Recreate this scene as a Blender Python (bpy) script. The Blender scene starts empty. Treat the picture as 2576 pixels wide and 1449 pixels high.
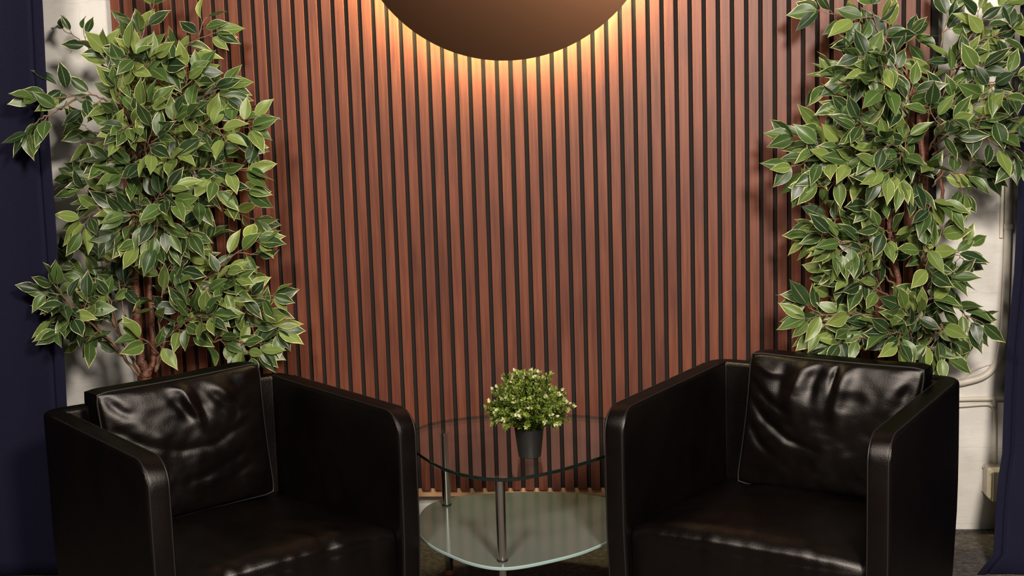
import bpy, math, random
from mathutils import Vector, Matrix, noise

S = bpy.context.scene
COL = S.collection
PI = math.pi
rnd = random.Random(11)

# ------------------------------------------------------------------ camera
F_PX = 3200.0
CAM = Vector((0.26252347, -3.7602224, 1.27997648))
R_ = Vector((0.99537968, 0.090835, -0.03111756))
U_ = Vector((0.01846631, 0.13693077, 0.99040848))
W_ = Vector((-0.09422471, 0.9864071, -0.13462072))
cd = bpy.data.cameras.new('camera')
cam = bpy.data.objects.new('camera', cd)
COL.objects.link(cam)
m = Matrix.Identity(4)
for i in range(3):
    m[i][0], m[i][1], m[i][2], m[i][3] = R_[i], U_[i], -W_[i], CAM[i]
cam.matrix_world = m
cd.sensor_width = 36.0
cd.lens = F_PX / 2576 * 36
cd.clip_start = 0.05
S.camera = cam


def at(px, py, Y):
    """world point on the upright plane y = Y seen at photo pixel px, py"""
    d = W_ + R_ * ((px - 1288) / F_PX) - U_ * ((py - 724.5) / F_PX)
    return CAM + d * ((Y - CAM.y) / d.y)


# ------------------------------------------------------------------ helpers
def tag(o, label=None, cat=None, group=None, kind=None):
    if label: o['label'] = label
    if cat: o['category'] = cat
    if group: o['group'] = group
    if kind: o['kind'] = kind
    return o


def empty(name, loc=(0, 0, 0), rz=0.0):
    o = bpy.data.objects.new(name, None)
    COL.objects.link(o)
    o.empty_display_size = 0.1
    o.location = loc
    o.rotation_euler = (0, 0, rz)
    return o


class MB:
    def __init__(self):
        self.v, self.f, self.uv, self.tn, self.mi = [], [], [], [], []
        self.has_uv = False
        self.cur = 0

    def vert(self, p):
        self.v.append(tuple(p)); return len(self.v) - 1

    def face(self, idx, uv=None, tint=None, mi=0):
        self.f.append(tuple(idx))
        self.uv.append(uv); self.tn.append(tint); self.mi.append(mi)
        if uv or tint: self.has_uv = True

    def box(self, x0, x1, y0, y1, z0, z1, tint=None, mi=0):
        b = len(self.v)
        for z in (z0, z1):
            for (x, y) in ((x0, y0), (x1, y0), (x1, y1), (x0, y1)):
                self.v.append((x, y, z))
        for q in ((0, 3, 2, 1), (4, 5, 6, 7), (0, 1, 5, 4), (1, 2, 6, 5), (2, 3, 7, 6), (3, 0, 4, 7)):
            self.face([b + k for k in q], None, tint, mi)

    def grid(self, rows, close_u=False, close_v=False, mi=0, flip=False):
        n, k = len(rows), len(rows[0])
        ids = [[self.vert(p) for p in r] for r in rows]
        for i in range(n if close_v else n - 1):
            a, b = ids[i], ids[(i + 1) % n]
            for j in range(k if close_u else k - 1):
                q = (a[j], a[(j + 1) % k], b[(j + 1) % k], b[j])
                self.face(q[::-1] if flip else q, mi=mi)
        return ids

    def tube(self, pts, rad, n=8, cap=True, mi=0):
        pts = [Vector(p) for p in pts]
        if not isinstance(rad, (list, tuple)): rad = [rad] * len(pts)
        up = Vector((0.31, 0.17, 0.93)).normalized()
        rows = []
        prev = None
        for i, p in enumerate(pts):
            t = (pts[min(i + 1, len(pts) - 1)] - pts[max(i - 1, 0)])
            if t.length < 1e-9: t = Vector((0, 0, 1))
            t.normalize()
            if prev is None:
                a = t.cross(up)
                if a.length < .05: a = t.cross(Vector((1, 0, 0)))
            else:
                a = prev - t * prev.dot(t)
            a.normalize(); prev = a
            b = t.cross(a)
            rows.append([p + (a * math.cos(2 * PI * k / n) + b * math.sin(2 * PI * k / n)) * rad[i] for k in range(n)])
        ids = self.grid(rows, close_u=True, mi=mi)
        if cap:
            self.face(ids[0][::-1], mi=mi); self.face(ids[-1], mi=mi)

    def lathe(self, prof, c=(0, 0, 0), n=32, mi=0, axis='z'):
        rows = []
        for (r, h) in prof:
            ring = []
            for k in range(n):
                a = 2 * PI * k / n
                if axis == 'z':
                    ring.append((c[0] + r * math.cos(a), c[1] + r * math.sin(a), c[2] + h))
                else:      # axis along -y
                    ring.append((c[0] + r * math.cos(a), c[1] - h, c[2] + r * math.sin(a)))
            rows.append(ring)
        ids = self.grid(rows, close_u=True, mi=mi)
        self.face(ids[0][::-1], mi=mi); self.face(ids[-1], mi=mi)

    def build(self, name, mats, parent=None, smooth=True, auto=None):
        me = bpy.data.meshes.new(name)
        me.from_pydata(self.v, [], self.f)
        if not isinstance(mats, (list, tuple)): mats = [mats]
        for mm in mats: me.materials.append(mm)
        for p, mi in zip(me.polygons, self.mi):
            p.material_index = mi
            p.use_smooth = smooth
        if self.has_uv:
            u1 = me.uv_layers.new(name='shape'); u2 = me.uv_layers.new(name='tint')
            li = 0
            for fi, f in enumerate(self.f):
                uv, tn = self.uv[fi], self.tn[fi]
                for k in range(len(f)):
                    if uv: u1.data[li].uv = uv[k]
                    if tn: u2.data[li].uv = tn
                    li += 1
        me.update()
        if auto is not None:
            me.set_sharp_from_angle(angle=math.radians(auto))
        o = bpy.data.objects.new(name, me)
        COL.objects.link(o)
        if parent: o.parent = parent
        return o


def bevel(o, w, seg=2):
    b = o.modifiers.new('bevel', 'BEVEL')
    b.width = w; b.segments = seg; b.limit_method = 'ANGLE'; b.angle_limit = math.radians(40)
    return o


def catmull(P, n=8):
    P = [Vector(p) for p in P]
    if len(P) < 3:
        return [P[0].lerp(P[-1], k / n) for k in range(n + 1)]
    Q = [P[0] * 2 - P[1]] + P + [P[-1] * 2 - P[-2]]
    out = []
    for i in range(1, len(Q) - 2):
        a, b, c, d = Q[i - 1:i + 3]
        for k in range(n):
            t = k / n
            out.append(0.5 * ((2 * b) + (c - a) * t + (2 * a - 5 * b + 4 * c - d) * t * t + (3 * b - a - 3 * c + d) * t ** 3))
    out.append(P[-1].copy())
    return out


# ------------------------------------------------------------------ materials
def mat(name):
    mt = bpy.data.materials.new(name)
    mt.use_nodes = True
    nt = mt.node_tree
    bs = nt.nodes['Principled BSDF']
    return mt, nt, bs


def N(nt, typ, **kw):
    n = nt.nodes.new(typ)
    for k, v in kw.items(): setattr(n, k, v)
    return n


def ramp(nt, stops, interp='LINEAR'):
    r = N(nt, 'ShaderNodeValToRGB')
    e = r.color_ramp.elements
    r.color_ramp.interpolation = interp
    e[0].position, e[0].color = stops[0][0], (*stops[0][1], 1)
    e[1].position, e[1].color = stops[-1][0], (*stops[-1][1], 1)
    for p, c in stops[1:-1]:
        q = e.new(p); q.color = (*c, 1)
    return r


def simple(name, col, rough=0.5, metal=0.0, spec=0.5, bump=None, coat=0.0):
    mt, nt, bs = mat(name)
    bs.inputs['Base Color'].default_value = (*col, 1)
    bs.inputs['Roughness'].default_value = rough
    bs.inputs['Metallic'].default_value = metal
    bs.inputs['Specular IOR Level'].default_value = spec
    bs.inputs['Coat Weight'].default_value = coat
    if bump:
        scale, strength, dist = bump
        tc = N(nt, 'ShaderNodeTexCoord'); no = N(nt, 'ShaderNodeTexNoise')
        no.inputs['Scale'].default_value = scale; no.inputs['Detail'].default_value = 4
        nt.links.new(tc.outputs['Object'], no.inputs['Vector'])
        b = N(nt, 'ShaderNodeBump'); b.inputs['Strength'].default_value = strength; b.inputs['Distance'].default_value = dist
        nt.links.new(no.outputs['Fac'], b.inputs['Height']); nt.links.new(b.outputs['Normal'], bs.inputs['Normal'])
    return mt


def leather_mat():
    mt, nt, bs = mat('black_leather')
    tc = N(nt, 'ShaderNodeTexCoord')
    vo = N(nt, 'ShaderNodeTexVoronoi'); vo.inputs['Scale'].default_value = 420
    no = N(nt, 'ShaderNodeTexNoise'); no.inputs['Scale'].default_value = 9; no.inputs['Detail'].default_value = 5
    nt.links.new(tc.outputs['Object'], vo.inputs['Vector']); nt.links.new(tc.outputs['Object'], no.inputs['Vector'])
    r = ramp(nt, [(0.3, (0.0022, 0.0016, 0.0015)), (0.7, (0.0042, 0.0028, 0.0024))])
    nt.nodes.remove(bs)
    nt.links.new(no.outputs['Fac'], r.inputs['Fac'])
    df = N(nt, 'ShaderNodeBsdfDiffuse'); nt.links.new(r.outputs['Color'], df.inputs['Color'])
    gl = N(nt, 'ShaderNodeBsdfAnisotropic', distribution='BECKMANN'); gl.inputs['Roughness'].default_value = .44
    gl.inputs['Color'].default_value = (.95, .88, .84, 1)
    lw = N(nt, 'ShaderNodeLayerWeight'); lw.inputs['Blend'].default_value = .5
    pw = N(nt, 'ShaderNodeMath', operation='POWER'); pw.inputs[1].default_value = 4
    nt.links.new(lw.outputs['Facing'], pw.inputs[0])
    fr = N(nt, 'ShaderNodeMath', operation='MULTIPLY_ADD'); fr.inputs[1].default_value = .13; fr.inputs[2].default_value = .037
    nt.links.new(pw.outputs[0], fr.inputs[0])
    ms = N(nt, 'ShaderNodeMixShader')
    nt.links.new(fr.outputs[0], ms.inputs[0]); nt.links.new(df.outputs[0], ms.inputs[1]); nt.links.new(gl.outputs[0], ms.inputs[2])
    nt.links.new(ms.outputs[0], nt.nodes['Material Output'].inputs['Surface'])
    b1 = N(nt, 'ShaderNodeBump'); b1.inputs['Strength'].default_value = 0.35; b1.inputs['Distance'].default_value = 0.0006
    nt.links.new(vo.outputs['Distance'], b1.inputs['Height'])
    b2 = N(nt, 'ShaderNodeBump'); b2.inputs['Strength'].default_value = 0.25; b2.inputs['Distance'].default_value = 0.004
    n2 = N(nt, 'ShaderNodeTexNoise'); n2.inputs['Scale'].default_value = 16; n2.inputs['Detail'].default_value = 3
    nt.links.new(tc.outputs['Object'], n2.inputs['Vector'])
    nt.links.new(n2.outputs['Fac'], b2.inputs['Height']); nt.links.new(b1.outputs['Normal'], b2.inputs['Normal'])
    for q in (df, gl): nt.links.new(b2.outputs['Normal'], q.inputs['Normal'])
    return mt


def wood_mat():
    mt, nt, bs = mat('walnut_slat')
    tc = N(nt, 'ShaderNodeTexCoord'); uv = N(nt, 'ShaderNodeUVMap', uv_map='tint')
    mp = N(nt, 'ShaderNodeMapping'); mp.inputs['Scale'].default_value = (1, 1, 0.035)
    add = N(nt, 'ShaderNodeVectorMath', operation='ADD')
    sc = N(nt, 'ShaderNodeVectorMath', operation='SCALE'); sc.inputs['Scale'].default_value = 9.0
    nt.links.new(uv.outputs['UV'], sc.inputs[0])
    nt.links.new(tc.outputs['Object'], mp.inputs['Vector'])
    nt.links.new(mp.outputs['Vector'], add.inputs[0]); nt.links.new(sc.outputs['Vector'], add.inputs[1])
    g = N(nt, 'ShaderNodeTexNoise'); g.inputs['Scale'].default_value = 130; g.inputs['Detail'].default_value = 6; g.inputs['Distortion'].default_value = .4
    nt.links.new(add.outputs['Vector'], g.inputs['Vector'])
    mp2 = N(nt, 'ShaderNodeMapping'); mp2.inputs['Scale'].default_value = (1, 1, 0.25)
    nt.links.new(tc.outputs['Object'], mp2.inputs['Vector'])
    add2 = N(nt, 'ShaderNodeVectorMath', operation='ADD')
    nt.links.new(mp2.outputs['Vector'], add2.inputs[0]); nt.links.new(sc.outputs['Vector'], add2.inputs[1])
    bl = N(nt, 'ShaderNodeTexNoise'); bl.inputs['Scale'].default_value = 16; bl.inputs['Detail'].default_value = 3
    nt.links.new(add2.outputs['Vector'], bl.inputs['Vector'])
    r1 = ramp(nt, [(0.25, (0.085, 0.0228, 0.0122)), (0.5, (0.128, 0.0362, 0.0192)), (0.75, (0.168, 0.0510, 0.0262))])
    nt.links.new(g.outputs['Fac'], r1.inputs['Fac'])
    r2 = ramp(nt, [(0.3, (0.62, 0.60, 0.66)), (0.5, (0.95, 0.95, 0.95)), (0.72, (1.12, 1.14, 1.08))])
    nt.links.new(bl.outputs['Fac'], r2.inputs['Fac'])
    mx = N(nt, 'ShaderNodeMix', data_type='RGBA', blend_type='MULTIPLY'); mx.inputs['Factor'].default_value = 0.75
    nt.links.new(r1.outputs['Color'], mx.inputs['A']); nt.links.new(r2.outputs['Color'], mx.inputs['B'])
    # each slat a little lighter or darker
    sp = N(nt, 'ShaderNodeSeparateXYZ'); nt.links.new(uv.outputs['UV'], sp.inputs[0])
    mr = N(nt, 'ShaderNodeMapRange'); mr.inputs['To Min'].default_value = .86; mr.inputs['To Max'].default_value = 1.12
    nt.links.new(sp.outputs['X'], mr.inputs['Value'])
    hv = N(nt, 'ShaderNodeHueSaturation'); nt.links.new(mx.outputs['Result'], hv.inputs['Color'])
    nt.links.new(mr.outputs['Result'], hv.inputs['Value'])
    nt.links.new(hv.outputs['Color'], bs.inputs['Base Color'])
    bs.inputs['Roughness'].default_value = 0.46
    bs.inputs['Specular IOR Level'].default_value = .32
    b = N(nt, 'ShaderNodeBump'); b.inputs['Strength'].default_value = .12; b.inputs['Distance'].default_value = .001
    nt.links.new(g.outputs['Fac'], b.inputs['Height']); nt.links.new(b.outputs['Normal'], bs.inputs['Normal'])
    return mt


def wall_mat():
    mt, nt, bs = mat('painted_blockwork')
    tc = N(nt, 'ShaderNodeTexCoord')
    mp = N(nt, 'ShaderNodeMapping'); mp.inputs['Rotation'].default_value = (PI / 2, 0, 0)
    nt.links.new(tc.outputs['Object'], mp.inputs['Vector'])
    no = N(nt, 'ShaderNodeTexNoise'); no.inputs['Scale'].default_value = 14; no.inputs['Detail'].default_value = 7; no.inputs['Roughness'].default_value = .6
    nt.links.new(tc.outputs['Object'], no.inputs['Vector'])
    mp3 = N(nt, 'ShaderNodeMapping'); mp3.inputs['Scale'].default_value = (1, 1, 3.5)
    nt.links.new(tc.outputs['Object'], mp3.inputs['Vector'])
    n3 = N(nt, 'ShaderNodeTexNoise'); n3.inputs['Scale'].default_value = 9; n3.inputs['Detail'].default_value = 8; n3.inputs['Roughness'].default_value = .62
    nt.links.new(mp3.outputs['Vector'], n3.inputs['Vector'])
    # wandering mortar joints
    ad = N(nt, 'ShaderNodeVectorMath', operation='ADD')
    ns = N(nt, 'ShaderNodeVectorMath', operation='SCALE'); ns.inputs['Scale'].default_value = 0.03
    nt.links.new(no.outputs['Color'], ns.inputs[0]); nt.links.new(mp.outputs['Vector'], ad.inputs[0]); nt.links.new(ns.outputs['Vector'], ad.inputs[1])
    br = N(nt, 'ShaderNodeTexBrick'); br.inputs['Scale'].default_value = 1.0
    br.inputs['Brick Width'].default_value = .46; br.inputs['Row Height'].default_value = .235; br.inputs['Mortar Size'].default_value = .0016
    br.inputs['Mortar Smooth'].default_value = .35
    nt.links.new(ad.outputs['Vector'], br.inputs['Vector'])
    r = ramp(nt, [(0.25, (0.62, 0.585, 0.535)), (0.5, (0.71, 0.675, 0.625)), (0.8, (0.75, 0.715, 0.665))])
    nt.links.new(no.outputs['Fac'], r.inputs['Fac'])
    # old brown stains low on the wall
    sn = N(nt, 'ShaderNodeTexNoise'); sn.inputs['Scale'].default_value = 4.3; sn.inputs['Detail'].default_value = 6
    nt.links.new(tc.outputs['Object'], sn.inputs['Vector'])
    rs = ramp(nt, [(0.68, (1, 1, 1)), (0.80, (0.72, 0.62, 0.52))])
    nt.links.new(sn.outputs['Fac'], rs.inputs['Fac'])
    mx = N(nt, 'ShaderNodeMix', data_type='RGBA', blend_type='MULTIPLY'); mx.inputs['Factor'].default_value = .8
    nt.links.new(r.outputs['Color'], mx.inputs['A']); nt.links.new(rs.outputs['Color'], mx.inputs['B'])
    nt.links.new(mx.outputs['Result'], bs.inputs['Base Color'])
    bs.inputs['Roughness'].default_value = .55
    b = N(nt, 'ShaderNodeBump', invert=True); b.inputs['Strength'].default_value = .5; b.inputs['Distance'].default_value = .003
    nt.links.new(br.outputs['Fac'], b.inputs['Height'])
    b2 = N(nt, 'ShaderNodeBump'); b2.inputs['Strength'].default_value = .45; b2.inputs['Distance'].default_value = .004
    nt.links.new(n3.outputs['Fac'], b2.inputs['Height']); nt.links.new(b.outputs['Normal'], b2.inputs['Normal'])
    nt.links.new(b2.outputs['Normal'], bs.inputs['Normal'])
    return mt


def carpet_mat():
    mt, nt, bs = mat('grey_carpet')
    tc = N(nt, 'ShaderNodeTexCoord')
    n1 = N(nt, 'ShaderNodeTexNoise'); n1.inputs['Scale'].default_value = 260; n1.inputs['Detail'].default_value = 3
    n2 = N(nt, 'ShaderNodeTexNoise'); n2.inputs['Scale'].default_value = 60; n2.inputs['Detail'].default_value = 3
    for n in (n1, n2): nt.links.new(tc.outputs['Object'], n.inputs['Vector'])
    r = ramp(nt, [(0.3, (0.040, 0.034, 0.031)), (0.5, (0.105, 0.092, 0.084)), (0.7, (0.22, 0.195, 0.18))])
    mx = N(nt, 'ShaderNodeMath', operation='ADD'); h = N(nt, 'ShaderNodeMath', operation='MULTIPLY'); h.inputs[1].default_value = .5
    nt.links.new(n1.outputs['Fac'], mx.inputs[0]); nt.links.new(n2.outputs['Fac'], mx.inputs[1]); nt.links.new(mx.outputs[0], h.inputs[0])
    nt.links.new(h.outputs[0], r.inputs['Fac']); nt.links.new(r.outputs['Color'], bs.inputs['Base Color'])
    bs.inputs['Roughness'].default_value = .95; bs.inputs['Specular IOR Level'].default_value = .1
    b = N(nt, 'ShaderNodeBump'); b.inputs['Strength'].default_value = .9; b.inputs['Distance'].default_value = .006
    nt.links.new(n1.outputs['Fac'], b.inputs['Height']); nt.links.new(b.outputs['Normal'], bs.inputs['Normal'])
    return mt


def cloth_mat(name, col):
    mt, nt, bs = mat(name)
    tc = N(nt, 'ShaderNodeTexCoord')
    n1 = N(nt, 'ShaderNodeTexNoise'); n1.inputs['Scale'].default_value = 500; n1.inputs['Detail'].default_value = 2
    nt.links.new(tc.outputs['Object'], n1.inputs['Vector'])
    r = ramp(nt, [(0.3, tuple(c * .8 for c in col)), (0.7, tuple(c * 1.2 for c in col))])
    nt.links.new(n1.outputs['Fac'], r.inputs['Fac']); nt.links.new(r.outputs['Color'], bs.inputs['Base Color'])
    bs.inputs['Roughness'].default_value = .85; bs.inputs['Specular IOR Level'].default_value = .08
    b = N(nt, 'ShaderNodeBump'); b.inputs['Strength'].default_value = .2; b.inputs['Distance'].default_value = .001
    nt.links.new(n1.outputs['Fac'], b.inputs['Height']); nt.links.new(b.outputs['Normal'], bs.inputs['Normal'])
    return mt


def leaf_mat(name, dark, mid, light, cream, margin=.90, rough=.38):
    """green blade, cream edge and pale midrib drawn from the leaf's own coordinates"""
    mt, nt, bs = mat(name)
    uv = N(nt, 'ShaderNodeUVMap', uv_map='shape'); tn = N(nt, 'ShaderNodeUVMap', uv_map='tint')
    s = N(nt, 'ShaderNodeSeparateXYZ'); nt.links.new(uv.outputs['UV'], s.inputs[0])
    t = N(nt, 'ShaderNodeSeparateXYZ'); nt.links.new(tn.outputs['UV'], t.inputs[0])
    r = ramp(nt, [(0.0, dark), (0.55, mid), (1.0, light)])
    nt.links.new(t.outputs['X'], r.inputs['Fac'])
    # |2u-1|
    a = N(nt, 'ShaderNodeMath', operation='MULTIPLY_ADD'); a.inputs[1].default_value = 2; a.inputs[2].default_value = -1
    nt.links.new(s.outputs['X'], a.inputs[0])
    ab = N(nt, 'ShaderNodeMath', operation='ABSOLUTE'); nt.links.new(a.outputs[0], ab.inputs[0])
    tc = N(nt, 'ShaderNodeTexCoord'); no = N(nt, 'ShaderNodeTexNoise'); no.inputs['Scale'].default_value = 90
    nt.links.new(tc.outputs['Object'], no.inputs['Vector'])
    wob = N(nt, 'ShaderNodeMath', operation='MULTIPLY_ADD'); wob.inputs[1].default_value = .22; wob.inputs[2].default_value = -.11
    nt.links.new(no.outputs['Fac'], wob.inputs[0])
    # tip turns cream too
    tip = N(nt, 'ShaderNodeMapRange'); tip.inputs['From Min'].default_value = .62; tip.inputs['From Max'].default_value = 1.0
    tip.inputs['To Min'].default_value = 0; tip.inputs['To Max'].default_value = .45
    nt.links.new(s.outputs['Y'], tip.inputs['Value'])
    e1 = N(nt, 'ShaderNodeMath', operation='ADD'); nt.links.new(ab.outputs[0], e1.inputs[0]); nt.links.new(wob.outputs[0], e1.inputs[1])
    e2 = N(nt, 'ShaderNodeMath', operation='ADD'); nt.links.new(e1.outputs[0], e2.inputs[0]); nt.links.new(tip.outputs['Result'], e2.inputs[1])
    mg = N(nt, 'ShaderNodeMapRange'); mg.inputs['From Min'].default_value = margin; mg.inputs['From Max'].default_value = margin + .08
    nt.links.new(e2.outputs[0], mg.inputs['Value'])
    # some leaves have only a faint edge
    k = N(nt, 'ShaderNodeMapRange'); k.inputs['From Min'].default_value = 0.0; k.inputs['From Max'].default_value = .7
    k.inputs['To Min'].default_value = .12; k.inputs['To Max'].default_value = 1.0
    nt.links.new(t.outputs['Y'], k.inputs['Value'])
    mgk = N(nt, 'ShaderNodeMath', operation='MULTIPLY'); nt.links.new(mg.outputs['Result'], mgk.inputs[0]); nt.links.new(k.outputs['Result'], mgk.inputs[1])
    rib = N(nt, 'ShaderNodeMapRange'); rib.inputs['From Min'].default_value = .02; rib.inputs['From Max'].default_value = .07
    rib.inputs['To Min'].default_value = .55; rib.inputs['To Max'].default_value = 0
    nt.links.new(ab.outputs[0], rib.inputs['Value'])
    m1 = N(nt, 'ShaderNodeMix', data_type='RGBA'); nt.links.new(rib.outputs['Result'], m1.inputs['Factor'])
    nt.links.new(r.outputs['Color'], m1.inputs['A']); m1.inputs['B'].default_value = (*[c * .6 for c in cream], 1)
    m2 = N(nt, 'ShaderNodeMix', data_type='RGBA'); nt.links.new(mgk.outputs[0], m2.inputs['Factor'])
    nt.links.new(m1.outputs['Result'], m2.inputs['A']); m2.inputs['B'].default_value = (*cream, 1)
    nt.links.new(m2.outputs['Result'], bs.inputs['Base Color'])
    bs.inputs['Roughness'].default_value = rough
    bs.inputs['Specular IOR Level'].default_value = .36
    tr = N(nt, 'ShaderNodeBsdfTranslucent'); nt.links.new(m2.outputs['Result'], tr.inputs['Color'])
    ms = N(nt, 'ShaderNodeMixShader'); ms.inputs[0].default_value = .12
    out = nt.nodes['Material Output']
    nt.links.new(bs.outputs[0], ms.inputs[1]); nt.links.new(tr.outputs[0], ms.inputs[2]); nt.links.new(ms.outputs[0], out.inputs['Surface'])
    return mt


def clear_glass():
    mt, nt, bs = mat('clear_glass')
    nt.nodes.remove(bs)
    out = nt.nodes['Material Output']
    tr = N(nt, 'ShaderNodeBsdfTransparent'); tr.inputs['Color'].default_value = (.965, .98, .97, 1)
    gl = N(nt, 'ShaderNodeBsdfGlossy'); gl.inputs['Roughness'].default_value = .015
    lw = N(nt, 'ShaderNodeLayerWeight'); lw.inputs['Blend'].default_value = .5
    pw = N(nt, 'ShaderNodeMath', operation='POWER'); pw.inputs[1].default_value = 4.3
    nt.links.new(lw.outputs['Facing'], pw.inputs[0])
    fr = N(nt, 'ShaderNodeMath', operation='MULTIPLY_ADD'); fr.inputs[1].default_value = .94; fr.inputs[2].default_value = .05
    nt.links.new(pw.outputs[0], fr.inputs[0])
    ms = N(nt, 'ShaderNodeMixShader')
    nt.links.new(fr.outputs[0], ms.inputs[0]); nt.links.new(tr.outputs[0], ms.inputs[1]); nt.links.new(gl.outputs[0], ms.inputs[2])
    nt.links.new(ms.outputs[0], out.inputs['Surface'])
    return mt


def emit_mat(name, col, strength):
    mt, nt, bs = mat(name)
    bs.inputs['Base Color'].default_value = (*col, 1)
    bs.inputs['Emission Color'].default_value = (*col, 1)
    bs.inputs['Emission Strength'].default_value = strength
    return mt


M_LEATHER = leather_mat()
M_SEAM = simple('dark_thread', (0.006, 0.0045, 0.004), .5)
M_WOOD = wood_mat()
M_FELT = simple('black_felt', (0.0160, 0.0138, 0.0125), .95, spec=.15, bump=(900, .6, .001))
M_PINE = simple('pale_pine', (0.55, 0.30, 0.155), .6, bump=(60, .2, .001))
M_WALL = wall_mat()
M_CARPET = carpet_mat()
M_NAVY = cloth_mat('navy_cloth', (0.0082, 0.0076, 0.0195))
M_BRONZE = simple('bronze_lacquer', (0.058, 0.0270, 0.0140), .40, metal=1.0, bump=(350, .08, .0005))
M_LED = emit_mat('warm_led', (1.0, .85, .42), 300.0)
M_GLASS = clear_glass()
M_GLASS_EDGE = simple('dark_glass_edge', (0.006, 0.010, 0.008), .06, spec=.6)
M_FROST = simple('frosted_glass', (0.105, 0.122, 0.100), .13, spec=.5, coat=.0)
M_FROST_EDGE = simple('frosted_glass_edge', (0.25, 0.34, 0.32), .2)
M_CHROME = simple('brushed_steel', (0.62, 0.58, 0.53), .2, metal=1.0)
M_RUBBER = simple('black_rubber', (0.01, 0.01, 0.01), .5)
M_FOOTPAD = simple('tan_foot_pad', (0.30, 0.10, 0.05), .6)
M_BARK = simple('red_brown_bark', (0.118, 0.040, 0.023), .5, bump=(160, .9, .003))
M_TWIG = simple('tan_twig', (0.170, 0.098, 0.055), .55, bump=(200, .5, .001))
M_LEAF = leaf_mat('variegated_leaf', (0.013, 0.031, 0.012), (0.056, 0.104, 0.022), (0.165, 0.222, 0.050), (0.62, 0.58, 0.29))
M_SPRIG = leaf_mat('box_leaf', (0.060, 0.095, 0.010), (0.125, 0.175, 0.022), (0.22, 0.27, 0.05), (0.30, 0.33, 0.10), margin=1.2, rough=.45)
M_BUD = leaf_mat('pale_bud', (0.36, 0.40, 0.13), (0.50, 0.52, 0.24), (0.62, 0.62, 0.38), (0.66, 0.64, 0.42), margin=.9, rough=.5)
M_POT = simple('black_plastic', (0.010, 0.0095, 0.009), .42, spec=.5)
M_SOIL = simple('dark_moss', (0.02, 0.016, 0.01), .95, bump=(90, 1, .01))
M_PIPE = simple('cream_paint', (0.66, 0.60, 0.51), .45, bump=(60, .2, .002))

# ------------------------------------------------------------------ setting
WALL_Y = 0.05
b = MB(); b.box(-3.0, 3.0, WALL_Y, WALL_Y + .12, 0, 3.0)
tag(b.build('wall_back', M_WALL, smooth=False), kind='structure')
b = MB(); b.box(-3.0, 3.0, -5.2, WALL_Y + .12, -.1, 0)
tag(b.build('floor', M_CARPET, smooth=False), kind='structure')

# ------------------------------------------------------------------ slatted panel
root = empty('slat_wall_panel', (-.07, WALL_Y, .118))
tag(root, 'tall wall panel of narrow red-brown vertical wood slats on black felt behind the armchairs', 'wall panel')
off = Vector(root.location)


def sub(bm):      # shift a world-built mesh into its thing's frame
    return bm


def place(o):     # child built in world coordinates
    o.matrix_parent_inverse = Matrix.Translation(-off)
    return o


def gapx(i):
    return .04 * i + (.0009 if i > -2 else -.0009)


Z0, Z1 = .143, 2.55
b = MB(); b.box(gapx(-31.5) + .006, gapx(28.5) - .001, .0065, WALL_Y - .001, Z0 + .004, Z1)
place(b.build('felt_backing', M_FELT, root, smooth=False))
b = MB()
for k in range(-31, 29):
    xa, xb = gapx(k - 1), gapx(k)
    if k == -31: xa = gapx(-32)
    xm = (xa + xb) / 2
    hw = .0138
    jz = rnd.uniform(-.0006, .0006)
    b.box(xm - hw, xm + hw, -.006 + rnd.uniform(-.0005, .0005), .0064, Z0 + jz, Z1, tint=(rnd.random(), rnd.random()))
place(bevel(b.build('slats', M_WOOD, root, smooth=False), .0009, 2))
b = MB(); b.box(gapx(-31.5), gapx(28.5) - .001, .008, WALL_Y - .001, .119, Z0 + .0035)
o = place(bevel(b.build('bottom_batten', M_PINE, root, smooth=False), .001, 1))
tag(o, 'pale bare pine batten')

# ------------------------------------------------------------------ disc wall light
DC = Vector((-.079, -.07, 1.884)); DR = .449
root = empty('disc_wall_light', (DC.x, -.006, DC.z))
tag(root, 'large round bronze disc wall light glowing warm against the wood slats', 'wall light')
off = Vector(root.location)
prof = []
n = 26
for k in range(n + 1):
    q = k / n
    prof.append((max(.001, DR * (1 - q)), .030 * (1 - (1 - q) ** 2)))
b = MB()
b.lathe([(.001, -.006), (DR - .004, -.006), (DR - .0005, -.004), (DR, 0)] + prof[1:], c=(DC.x, DC.y, DC.z), n=128, axis='y')
place(b.build('disc', M_BRONZE, root, auto=35))
b = MB()
rings = []
for k in range(128):
    a = 2 * PI * k / 128
    c = Vector((math.cos(a), 0, math.sin(a)))
    ctr = Vector((DC.x, DC.y + .016, DC.z)) + c * (DR - .030)
    rings.append([ctr + c * (.003 * math.cos(t)) + Vector((0, .008 * math.sin(t), 0)) for t in [2 * PI * j / 8 for j in range(8)]])
b.grid(rings, close_u=True, close_v=True)
o = place(b.build('led_strip', M_LED, root)); tag(o, 'warm glowing strip')
b = MB()
b.lathe([(.12, 0), (.12, .058)], c=(DC.x, -.0062, DC.z), n=48, axis='y')
place(b.build('mount', M_RUBBER, root, auto=35))

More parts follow.
